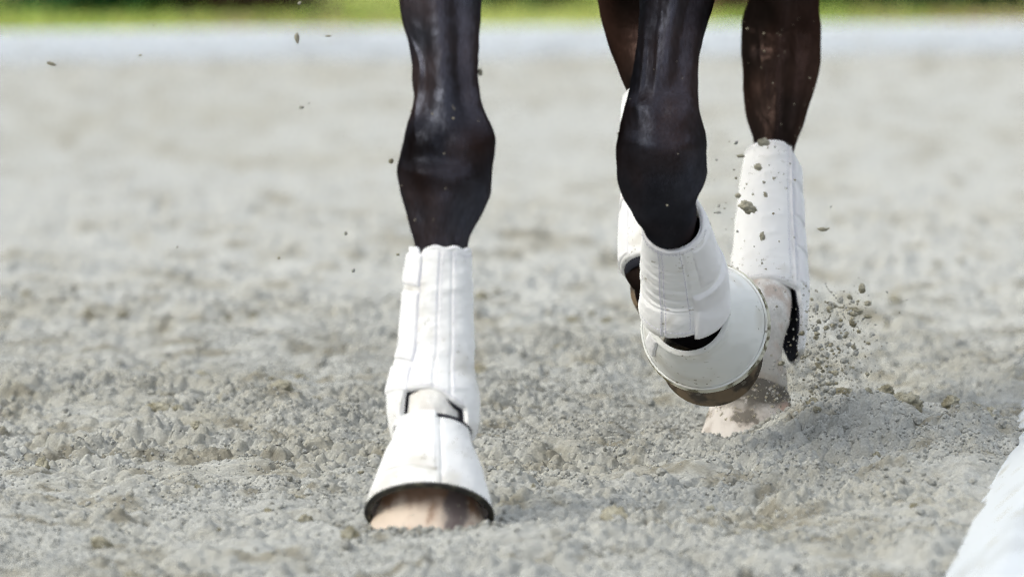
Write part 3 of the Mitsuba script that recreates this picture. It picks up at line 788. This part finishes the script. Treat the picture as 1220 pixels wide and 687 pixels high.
# --- raised fore
bell2 = bell_tube('raised_fore', 0.057, 0.0895)
L2 = bell2.length
USED.add('bell_boot_001')
tag('bell_boot_001', 'white flared bell boot with cream rim on the raised front hoof', 'bell boot')
def bell_disp2(TH, S):
    return 0.0025 * (meshkit.fbm(np.stack([np.sin(TH) * 1.6, np.cos(TH) * 1.6, S * 15], -1), 3, 4) - 0.5) - 0.0010 * gs(S, L2 - 0.020, 0.0012)
put('cone', shell(bell2, -np.pi, np.pi, lambda a: 0.0, lambda a: L2, -0.003, 0.003, 200, 80, bell_disp2, 0.004), 'bell_material', 'bell_boot_001')
put('rim_binding', shell(bell2, -np.pi, np.pi, lambda a: L2 - 0.013, lambda a: L2 + 0.002, -0.0045, 0.0060, 200, 24, lambda TH, S: -0.0045 * gs(S, L2 - 0.0062, 0.0016), 0.004), 'rim_material', 'bell_boot_001')
ring_th = np.linspace(0, 2 * np.pi, 160, endpoint=False)
put('rim_piping', rope(bell2.pt(ring_th, np.full(160, L2 - 0.0145), 0.0045), 0.0019, 8, True), 'bell_material', 'bell_boot_001')
put('collar', shell(bell2, -np.pi, np.pi, lambda a: -0.004, lambda a: 0.003, -0.0045, 0.0036, 120, 10, None, 0.003), 'bell_material', 'bell_boot_001')

# ---------------------------------------------------------------- tendon boots
def tendon(key, tube, label, vtop, vbot, seams, straps, fold=None, lin_extra=0.0, strap_th=(-1.75, -0.45), thick=0.0075, notch_tone=True):
    USED.add(key)
    tag(key, label, 'leg boot')
    nz0 = noisy(0.004, 18, len(key) + len(straps))
    def nz(TH, S):
        w = meshkit.fbm(np.stack([np.sin(TH) * 1.2, np.cos(TH) * 1.2, S * 60 + 0.8 * np.sin(TH)], -1), 3, len(key))
        return nz0(TH, S) + 0.0022 * (np.abs(w - 0.5) * 2 - 0.25)
    def disp(TH, S):
        o = nz(TH, S)
        for a, w in seams:
            o = o - 0.0017 * gs(TH, a, w)
        for v in straps:
            o = o - 0.0012 * gs(S, v, 0.0018)
        if fold is not None:
            o = o + fold(TH, S)
        return o
    put('shell', shell(tube, -np.pi, np.pi, vtop, vbot, 0.0, thick, 220, 150, disp, 0.006), 'boot_material', key)
    put('lining', shell(tube, -np.pi, np.pi, lambda a: vtop(a) + 0.05, lambda a: vbot(a) + lin_extra, -0.004, 0.0004, 120, 60, None, 0.003), 'lining_material', key)
    top_pts = np.array([tube.pt(a, vtop(a) + 0.002, thick * 0.55) for a in np.linspace(-np.pi, np.pi, 130, endpoint=False)])
    put('top_binding', rope(top_pts, 0.0036, 8, True), 'strap_material', key)
    return key

def stitches(tube, runs, off):
    """Rows of raised stitches: each run is a list of (angle, length) points along the limb."""
    out = []
    for run in runs:
        p = np.array([tube.pt(a, v, off) for a, v in run])
        d = np.r_[0, np.cumsum(np.linalg.norm(np.diff(p, axis=0), axis=1))]
        for q in np.arange(0.002, d[-1] - 0.004, 0.0052):
            seg = np.array([[np.interp(q + e, d, p[:, i]) for i in range(3)] for e in (0, 0.0016, 0.0034)])
            out.append(rope(seg, np.array([0.00045, 0.0007, 0.00045]), 5))
    return trimesh.util.concatenate(out)

def line(a0, v0, a1, v1, n=40):
    return [(a0 + (a1 - a0) * q, v0 + (v1 - v0) * q) for q in np.linspace(0, 1, n)]

def smooth_step(a, b, x):
    t = np.clip((x - a) / (b - a), 0, 1)
    return t * t * (3 - 2 * t)

# planted fore: three closing straps, arched over the fetlock in front
B = lambda st, f, b: (st[:3], st[3] - 0.006, st[3] - 0.006, f, b)
boot1 = Tube([B((-0.0965, 11.4080, 0.3670, 0.0407), .036, .050), B((-0.0976, 11.4050, 0.3388, 0.0430), .035, .050), B((-0.0996, 11.4000, 0.3050, 0.0455), .034, .050), B((-0.1007, 11.3950, 0.2656, 0.0472), .034, .051), B((-0.1015, 11.3850, 0.2266, 0.0491), .035, .052),
              B((-0.1054, 11.3780, 0.1920, 0.0559), .042, .056), B((-0.1068, 11.3680, 0.1644, 0.0612), .050, .060), B((-0.1061, 11.3550, 0.1327, 0.0600), .052, .060), B((-0.1051, 11.3350, 0.1041, 0.0529), .050, .056)])
s1 = lambda y: float(np.interp(y, [290, 315, 345, 380, 415, 446, 471, 500, 527], boot1.s))
def top1(a):
    y = 297 + 13 * gs(a, -0.72, 0.10) * 1.0 + 1.5 * np.sin(a * 9) - 2 * gs(a, 0.2, 0.6)
    return s1(y)
def bot1(a):
    y = 476 + 24 * smooth_step(-0.1, 0.85, a) + 24 * smooth_step(0.80, 1.0, a) + 48 * smooth_step(-0.66, -0.92, a) - 40 * smooth_step(1.6, 2.6, abs(a))
    return s1(min(y, 526))
k1 = tendon('tendon_boot', boot1, 'white padded leg boot on the planted foreleg, above the black rimmed bell boot', top1, bot1,
            [(-0.62, 0.03), (0.02, 0.025), (0.42, 0.025)], [], thick=0.0075, lin_extra=0.0035)
for y0, y1 in ((304, 343), (349, 436), (442, 474)):
    y0b, y1b = y0, y1
    put('strap', shell(boot1, -2.5, -0.58, lambda a, y0=y0: s1(y0 + 3 * (a + 1)), lambda a, y1=y1: s1(y1 + 4 * (a + 1)), 0.0055, 0.0105, 90, 50, noisy(0.003, 24, y0), 0.006), 'strap_material', k1)

put('stitching', stitches(boot1, [line(-0.55, s1(316), -0.55, s1(468)), line(0.08, s1(302), 0.08, s1(470)), line(0.48, s1(302), 0.48, s1(480)), line(-0.04, s1(302), -0.04, s1(470)), [(a, bot1(a) - 0.006) for a in np.linspace(-0.6, 0.8, 60)], [(a, top1(a) + 0.009) for a in np.linspace(-0.5, 1.5, 60)]], 0.0080), 'seam_material', k1)
# raised fore
boot2 = Tube([((0.2234, 11.7550, 0.3656), .036, .039, .035, .050), ((0.2290, 11.8000, 0.3363), .040, .044, .036, .052), ((0.2335, 11.8500, 0.3040), .047, .051, .038, .052), ((0.2381, 11.9000, 0.2726), .050, .055, .043, .055),
              (foot('raised_fore', FET), .052, .056, .048, .058), (foot('raised_fore', (0, .074, .146)), .050, .053, .045, .055)])
LB2 = boot2.length
def folds(TH, S):
    o = 0
    for k, (v, a) in enumerate(((0.27, 0.0020), (0.37, 0.0030), (0.46, 0.0036), (0.55, 0.0036), (0.64, 0.0036), (0.73, 0.0030))):
        o = o - a * gs(S + 0.004 * np.cos(TH * 1.3 + k), v * LB2, 0.0026) * gs(TH, -0.35, 0.8)
    return o
k2 = tendon('tendon_boot_001', boot2, 'creased white leg boot on the raised foreleg, bent back behind the knee', lambda a: 0.004 - 0.012 * (1 - np.cos(a)) * 0.5, lambda a: LB2 - 0.021 - 0.009 * gs(a, 0.25, 0.7),
            [(-0.45, 0.03), (0.25, 0.03)], [], folds, 0.002)
put('strap', shell(boot2, 0.30, 2.6, lambda a: LB2 * 0.52, lambda a: LB2 - 0.020 - 0.008 * gs(a, 0.25, 0.7), 0.0055, 0.0140, 90, 40, noisy(0.003, 24, 3), 0.006), 'strap_material', k2)
put('strap', shell(boot2, 0.55, 2.6, lambda a: LB2 * 0.06, lambda a: LB2 * 0.47, 0.0055, 0.0105, 90, 40, noisy(0.003, 24, 4), 0.006), 'strap_material', k2)
put('stitching', stitches(boot2, [line(-0.39, 0.0, -0.39, LB2 * 0.88), line(-0.51, 0.0, -0.51, LB2 * 0.88), line(0.19, 0.0, 0.19, LB2 * 0.85), [(a, LB2 - 0.036) for a in np.linspace(-1.4, 1.2, 60)], [(a, 0.010 - 0.012 * (1 - math.cos(a)) * 0.5) for a in np.linspace(-1.4, 1.4, 60)]], 0.0080), 'seam_material', k2)
put('pull_tab', shell(bell2, -1.20, -0.86, lambda a: 0.010, lambda a: 0.066, 0.0035, 0.0075, 20, 30, None, 0.004), 'strap_material', 'bell_boot_001')

# planted hind
boot3 = Tube([B((0.3950, 12.8400, 0.4111, 0.0376), .038, .052), B((0.3948, 12.8300, 0.3900, 0.0401), .038, .052), B((0.3912, 12.7900, 0.3354, 0.0463), .038, .053), B((0.3879, 12.7400, 0.2754, 0.0518), .040, .055),
              B((0.3868, 12.7000, 0.2278, 0.0554), .046, .060), B((0.3859, 12.6650, 0.1864, 0.0578), .052, .062), B((0.3857, 12.6350, 0.1447, 0.0558), .053, .062), B((0.3856, 12.6100, 0.1066, 0.0488), .050, .058)])
s3 = lambda y: float(np.interp(y, [168, 185, 230, 280, 320, 355, 390, 422], boot3.s))
def top3(a):
    return s3(183 + 13 * smooth_step(0.35, 1.2, a) - 1.5 * np.cos(a * 2))
def bot3(a):
    return s3(358 + 4 * np.sin(a) + 14 * smooth_step(0.85, 1.0, a) + 46 * smooth_step(1.02, 1.28, a) * (a < 2.9) * smooth_step(3.1, 2.2, a))
k3 = tendon('tendon_boot_002', boot3, 'tall white boot speckled with sand on the planted hind leg, its lower flap open', top3, bot3, [(0.62, 0.02), (0.80, 0.02)], [], lin_extra=-0.004)
for y0, y1 in ((200, 228), (233, 270), (275, 308), (313, 352)):
    put('strap', shell(boot3, 0.84, 2.7, lambda a, y0=y0: s3(y0), lambda a, y1=y1: s3(y1), 0.0055, 0.0105, 70, 34, noisy(0.002, 24, y0), 0.005), 'strap_material', k3)
put('piping', rope(np.array([boot3.pt(0.70, q, 0.0085) for q in np.linspace(s3(186), s3(360), 60)]), 0.0016, 6), 'strap_material', k3)

put('stitching', stitches(boot3, [line(0.56, s3(186), 0.56, s3(352)), line(0.78, s3(190), 0.78, s3(352)), [(a, bot3(a) - 0.006) for a in np.linspace(-1.3, 0.8, 60)], [(a, top3(a) + 0.008) for a in np.linspace(-1.3, 0.8, 60)]], 0.0080), 'seam_material', k3)
# raised hind
boot4 = Tube([B((0.2015, 12.5200, 0.5070, 0.0360), .040, .052), B((0.2017, 12.4900, 0.4691, 0.0390), .040, .052), B((0.2067, 12.4500, 0.3972, 0.0395), .040, .054), B((0.2079, 12.4050, 0.3385, 0.0461), .044, .056), B((0.2100, 12.3750, 0.2913, 0.0509), .050, .060), B((0.2114, 12.3500, 0.2489, 0.0515), .052, .062)])
s4 = lambda y: float(np.interp(y, [108, 140, 200, 250, 290, 326], boot4.s))
k4 = tendon('tendon_boot_003', boot4, 'white boot on the raised hind leg, mostly hidden behind the bent foreleg', lambda a: s4(119 + 3 * np.cos(a)), lambda a: s4(322 + 3 * np.sin(a)), [(-0.75, 0.03)], [], lin_extra=0.012)
for y0, y1 in ((150, 195), (200, 246), (252, 316)):
    put('strap', shell(boot4, -2.6, -0.85, lambda a, y0=y0: s4(y0), lambda a, y1=y1: s4(y1), 0.0055, 0.0105, 70, 34, noisy(0.002, 24, y0), 0.005), 'strap_material', k4)

# ---------------------------------------------------------------- clods of sand
CLODS = [trimesh.Trimesh(*lump_mesh(3, 60 + k, 0.55, 1.5, 0.75), process=False) for k in range(7)]
for m in CLODS:
    v = np.array(m.vertices)
    m.vertices = v * (1 + 0.55 * (meshkit.fbm(v * 3.6, 2, 5) - 0.5) + 0.30 * (np.abs(meshkit.noise(v * 9.0, 6) - 0.5) - 0.25))[:, None]
CLOD_PLY = [mikit.ply(m, 'clod_material', smooth=True) for m in CLODS]
CRUMB = [mikit.ply(trimesh.Trimesh(*lump_mesh(2, 80 + k, 0.7, 1.8, 0.8), process=False), 'sand_material' if k % 2 else 'clod_material', smooth=True) for k in range(8)]

def clod(pos, size, label, group=None, kinds=CLOD_PLY, stretch=None, name='sand_clod'):
    key = numbered(name)
    a = rng.uniform(0, 360, 3)
    sx = size * np.asarray(stretch if stretch is not None else (1, 1, rng.uniform(0.7, 1.0)))
    r = rot('z', a[0]) @ (rot('x', a[1] * 0.12) if stretch is not None else rot('x', a[1]))
    if stretch is not None:
        r = rot('y', stretch[3]) if len(stretch) > 3 else np.eye(4)
        sx = size * np.asarray(stretch[:3])
    m = move(pos) @ r @ np.diag([*sx, 1.0])
    scene[key] = {**kinds[int(rng.integers(len(kinds)))], 'to_world': T4(m)}
    tag(key, label, 'sand clod', group)
    return key

GROUND_CLODS = [
    ((0.1064, 14.2424), 0.0125, 'dark upright clod of sand behind the planted foreleg, right of it'),
    ((0.1599, 14.2103), 0.0085, 'dark clod of sand just left of the raised foreleg boot'),
    ((0.0753, 13.7452), 0.0115, 'pale brown clod below the dark upright clod'),
    ((-0.5340, 12.7563), 0.0150, 'dark brown flat clod of sand on the left of the arena ground'),
    ((-0.3532, 12.8870), 0.0160, 'pale brown clod of sand half way between left edge and planted foreleg'),
    ((-0.2977, 12.8738), 0.0085, 'small brown clod right of the pale brown clod'),
    ((0.1353, 11.2997), 0.0185, 'rounded pale clod in the blurred foreground between the legs'),
    ((-0.2131, 11.1195), 0.0110, 'round brown clod left of the planted front hoof'),
    ((-0.3168, 11.1789), 0.0100, 'blurred pale clod in the foreground left of the planted front hoof'),
    ((0.5764, 12.2470), 0.0190, 'olive clod of sand on the mound beside the near kerb'),
    ((0.6412, 12.3190), 0.0150, 'dark olive clod of sand next to the near kerb'),
    ((-0.5414, 11.0705), 0.0140, 'blurred dark clod in the left foreground corner'),
]
for (x, y), s, lab in GROUND_CLODS:
    clod((x, y, float(ground_height(x, y)) + s * 0.35), s * 1.15, lab)
g = np.random.default_rng(12)
for _ in range(62):
    y = 10.6 + 5.2 * g.random() ** 0.8; x = (g.random() * 2 - 1) * 0.060 * y
    if min(math.hypot(x - a, y - b) for a, b in HOOF_PRINTS) < 0.12 or x > 0.50 + 0.1027 * (y - 10.7):
        continue
    s = 0.005 + 0.008 * g.random() ** 2
    side = 'left of the planted foreleg' if x < -0.17 else 'between the forelegs' if x < 0.17 else 'at the right'
    depth = 'in the foreground' if y < 11.5 else 'half way back' if y < 13.2 else 'far back'
    clod((x, y, float(ground_height(x, y)) + s * 0.2), s, f'small brownish clod lying on the sand {side}, {depth}', f'loose clods {side}, {depth}')

for _ in range(26):
    x, y = 0.40 + 0.34 * g.random(), 11.75 + 0.7 * g.random()
    if x > 0.54 + 0.1027 * (y - 10.7):
        continue
    s = 0.006 + 0.011 * g.random() ** 2
    clod((x, y, float(ground_height(x, y)) + s * 0.15), s, 'brownish clod of sand in the heap between the hind hoof and the near kerb', 'clods of the heap by the near kerb')

FLYING = [
    ((0.3745, 12.6000, 0.4245), 0.0085, 'crumbly clod resting against the top edge of the hind leg boot', (1.1, .9, .9)),
    ((0.3627, 12.4500, 0.3984), 0.0055, 'small grey clod in the air near the top of the hind leg boot', (.9, .8, 1.25)),
    ((0.3472, 12.4200, 0.3423), 0.0115, 'large triangular clod flying in front of the hind leg boot', (1.15, .9, .95, 25)),
    ((0.3683, 12.4200, 0.2977), 0.0060, 'oval clod flying before the middle of the hind leg boot', (.7, .7, 1.35)),
    ((0.3291, 12.4000, 0.4377), 0.0035, 'small crumb in the gap between the two right hand legs, upper one', None),
    ((0.3353, 12.4000, 0.4180), 0.0045, 'brown crumb just left of the hind leg boot top', (1.3, .8, .8)),
    ((0.3318, 12.4000, 0.3599), 0.0042, 'crumb beside the left edge of the hind leg boot', None),
    ((0.3725, 12.4000, 0.3611), 0.0038, 'thin crumb right of the large triangular clod', (.7, .7, 1.4, -30)),
    ((0.3010, 12.3500, 0.3389), 0.0036, 'flat crumb in the air right of the bent knee', (1.5, .8, .7)),
    ((0.4565, 12.4000, 0.3104), 0.0055, 'olive crumb alone in the air right of the hind leg boot', (1.3, .8, .7)),
    ((-0.3051, 12.0000, 0.6135), 0.0055, 'tall flake of sand high in the air at upper left, before the white kerb', (.6, .6, 1.6)),
    ((-0.6599, 12.1000, 0.5708), 0.0045, 'dark flake of sand in the air near the left end of the kerb', (1.4, .8, .7, 15)),
    ((-0.3014, 12.0000, 0.6624), 0.0030, 'pale crumb at the top edge of the photo', None),
    ((-0.5324, 12.1000, 0.5829), 0.0025, 'small fleck in the air at the lower edge of the far kerb', None),
    ((-0.5130, 12.1000, 0.6262), 0.0016, 'tiny dark fleck in the air in front of the far kerb', None),
    ((-0.2631, 12.1000, 0.6105), 0.0022, 'pair of dark flecks before the kerb, left of the planted foreleg', (1.8, .8, .7)),
    ((-0.3018, 12.1000, 0.5082), 0.0030, 'dark crumb in the air in the upper left of the sand', (1.2, .9, .9)),
    ((-0.2910, 12.1000, 0.5142), 0.0018, 'tiny crumb next to the dark crumb at upper left', None),
    ((-0.1704, 11.9000, 0.4448), 0.0036, 'brown crumb in the air left of the planted knee', (.9, .8, 1.1)),
    ((-0.0432, 11.4500, 0.5965), 0.0045, 'small clod stuck to the right side of the planted forearm', (.7, .8, 1.4)),
    ((0.5148, 12.4000, 0.2237), 0.0068, 'pointed clod at the top of the sand spray on the right', (.7, .7, 1.5, 12)),
    ((0.4963, 12.4000, 0.2113), 0.0045, 'oval clod in the upper sand spray, left of the pointed one', (.8, .8, 1.2)),
    ((0.5038, 12.4000, 0.1890), 0.0085, 'largest clod in the upper cluster of the sand spray', (1.3, .9, .9)),
    ((0.5235, 12.4000, 0.2014), 0.0060, 'pale clod on the right side of the upper spray cluster', None),
    ((0.5014, 12.4000, 0.1717), 0.0070, 'clod at the lower end of the upper spray cluster', None),
    ((0.5236, 12.4000, 0.1816), 0.0050, 'rounded clod right of the lower end of the upper spray cluster', None),
    ((0.4877, 12.4000, 0.1952), 0.0040, 'thin splinter like clod pointing left from the spray', (2.2, .5, .4)),
    ((0.4651, 12.4000, 0.3116), 0.0018, 'tiny fleck beside the lone olive crumb', None),
    ((0.4687, 12.4000, 0.3438), 0.0016, 'tiny dark fleck above the lone olive crumb', None),
    ((-0.4804, 12.1000, 0.3080), 0.0018, 'dark fleck in the air over the left of the arena', None),
    ((-0.3348, 12.1000, 0.2923), 0.0024, 'pale fleck in the air above the middle left sand', None),
    ((-0.2257, 12.0000, 0.2823), 0.0032, 'slanting crumb in the air left of the planted leg boot', (.8, .7, 1.2, 30)),
    ((-0.2364, 12.0000, 0.3350), 0.0026, 'pale crumb in the air below knee height, left of the planted leg', None),
    ((-0.1624, 12.0000, 0.3051), 0.0022, 'small crumb just left of the planted leg boot top', None),
]
for p, s, lab, st in FLYING:
    clod(p, s, lab, None, CRUMB if s < 0.004 else CLOD_PLY, st)
# the spray: those large enough to count are clods, the dust between them is stuff
for i in range(170):
    q = g.random()
    px_ = g.normal(0.446, 0.023) + 0.035 * q
    z = 0.055 + 0.14 * q ** 1.2 + abs(g.normal(0, 0.012))
    y = 12.38 + g.normal(0, 0.06)
    s = 0.0019 + 0.0038 * g.random() ** 2.2
    band = 'upper third' if z > 0.155 else 'middle' if z > 0.105 else 'lowest part'
    clod((px_, y, z), s, f'crumb of sand in the {band} of the spray beside the planted hind hoof', f'crumbs of the sand spray, {band}', CRUMB, name='flying_crumb')
for i in range(46):
    x = g.uniform(0.285, 0.43); z = g.uniform(0.22, 0.44); y = 12.38 + g.normal(0, 0.05)
    clod((x, y, z), 0.0011 + 0.0015 * g.random() ** 2, 'tiny crumb of sand flying around the hind leg boot', 'crumbs around the hind leg boot', CRUMB, name='flying_crumb')

n = 1300
q = g.random(n)
dust = np.stack([g.normal(0.445, 0.038, n) + 0.03 * q, 12.38 + g.normal(0, 0.09, n), 0.045 + 0.17 * q ** 1.9 + np.abs(g.normal(0, 0.012, n))], 1)
dm, dc = scatter(SMALL, dust, 0.0005 + 0.0017 * g.random(n) ** 2, sand_tones(n, g, 0.55), 55)
put('sand_spray', dm, 'crumb_material', color=dc)
tag('sand_spray', 'fine sand grains of the spray kicked up beside the hind hoof', 'sand', kind='stuff')

# grains stuck to the coat and boots
def stuck(mesh, n, zone, seed, smin, smax):
    g = np.random.default_rng(seed)
    pts, fi = trimesh.sample.sample_surface(mesh, n * 60, seed=seed)
    nr = mesh.face_normals[fi]
    ok = (nr[:, 1] < 0.1) & zone(pts)
    pts, nr = pts[ok][:n], nr[ok][:n]
    s = smin + (smax - smin) * g.random(len(pts)) ** 2.5
    return pts + nr * s[:, None] * 0.3, s
coll = []
for lo, hi, cnt, zc in (((-0.18, 11.0), (0.0, 11.6), 34, (0.39, 0.56)), ((0.12, 11.5), (0.27, 11.75), 16, (0.40, 0.62)), ((0.33, 12.6), (0.47, 13.0), 70, (0.40, 0.60))):
    coll.append(stuck(whole, cnt, lambda p, lo=lo, hi=hi, zc=zc: (p[:, 0] > lo[0]) & (p[:, 0] < hi[0]) & (p[:, 1] > lo[1]) & (p[:, 1] < hi[1]) & (p[:, 2] > zc[0]) & (p[:, 2] < zc[1]), 90 + cnt, 0.0008, 0.0022))
hind_foot = trimesh.util.concatenate([whole, HOOF['planted_hind']])
coll.append(stuck(HOOF['planted_hind'], 170, lambda p: (p[:, 0] + 0.3 * meshkit.noise(p * 40, 3) > 0.46) & (p[:, 2] > 0.02), 8, 0.0008, 0.0030))
coll.append(stuck(HOOF['planted_fore'], 60, lambda p: p[:, 2] < 0.035, 9, 0.0008, 0.0022))
coll.append(stuck(whole, 120, lambda p: (np.hypot(p[:, 0] - 0.36, p[:, 1] - 12.5) < 0.12) & (p[:, 2] < 0.12), 5, 0.0008, 0.0024))
cp, csz = np.vstack([c[0] for c in coll]), np.concatenate([c[1] for c in coll])
sm_, sc_ = scatter(SMALL, cp, csz, np.tile([[0.42, 0.38, 0.30]], (len(cp), 1)) * g.uniform(0.7, 1.1, (len(cp), 1)), 66)
put('stuck_sand', sm_, 'crumb_material', 'horse', color=sc_)
tag('horse__stuck_sand', 'sand grains stuck to the dark coat of the legs', kind='stuff')
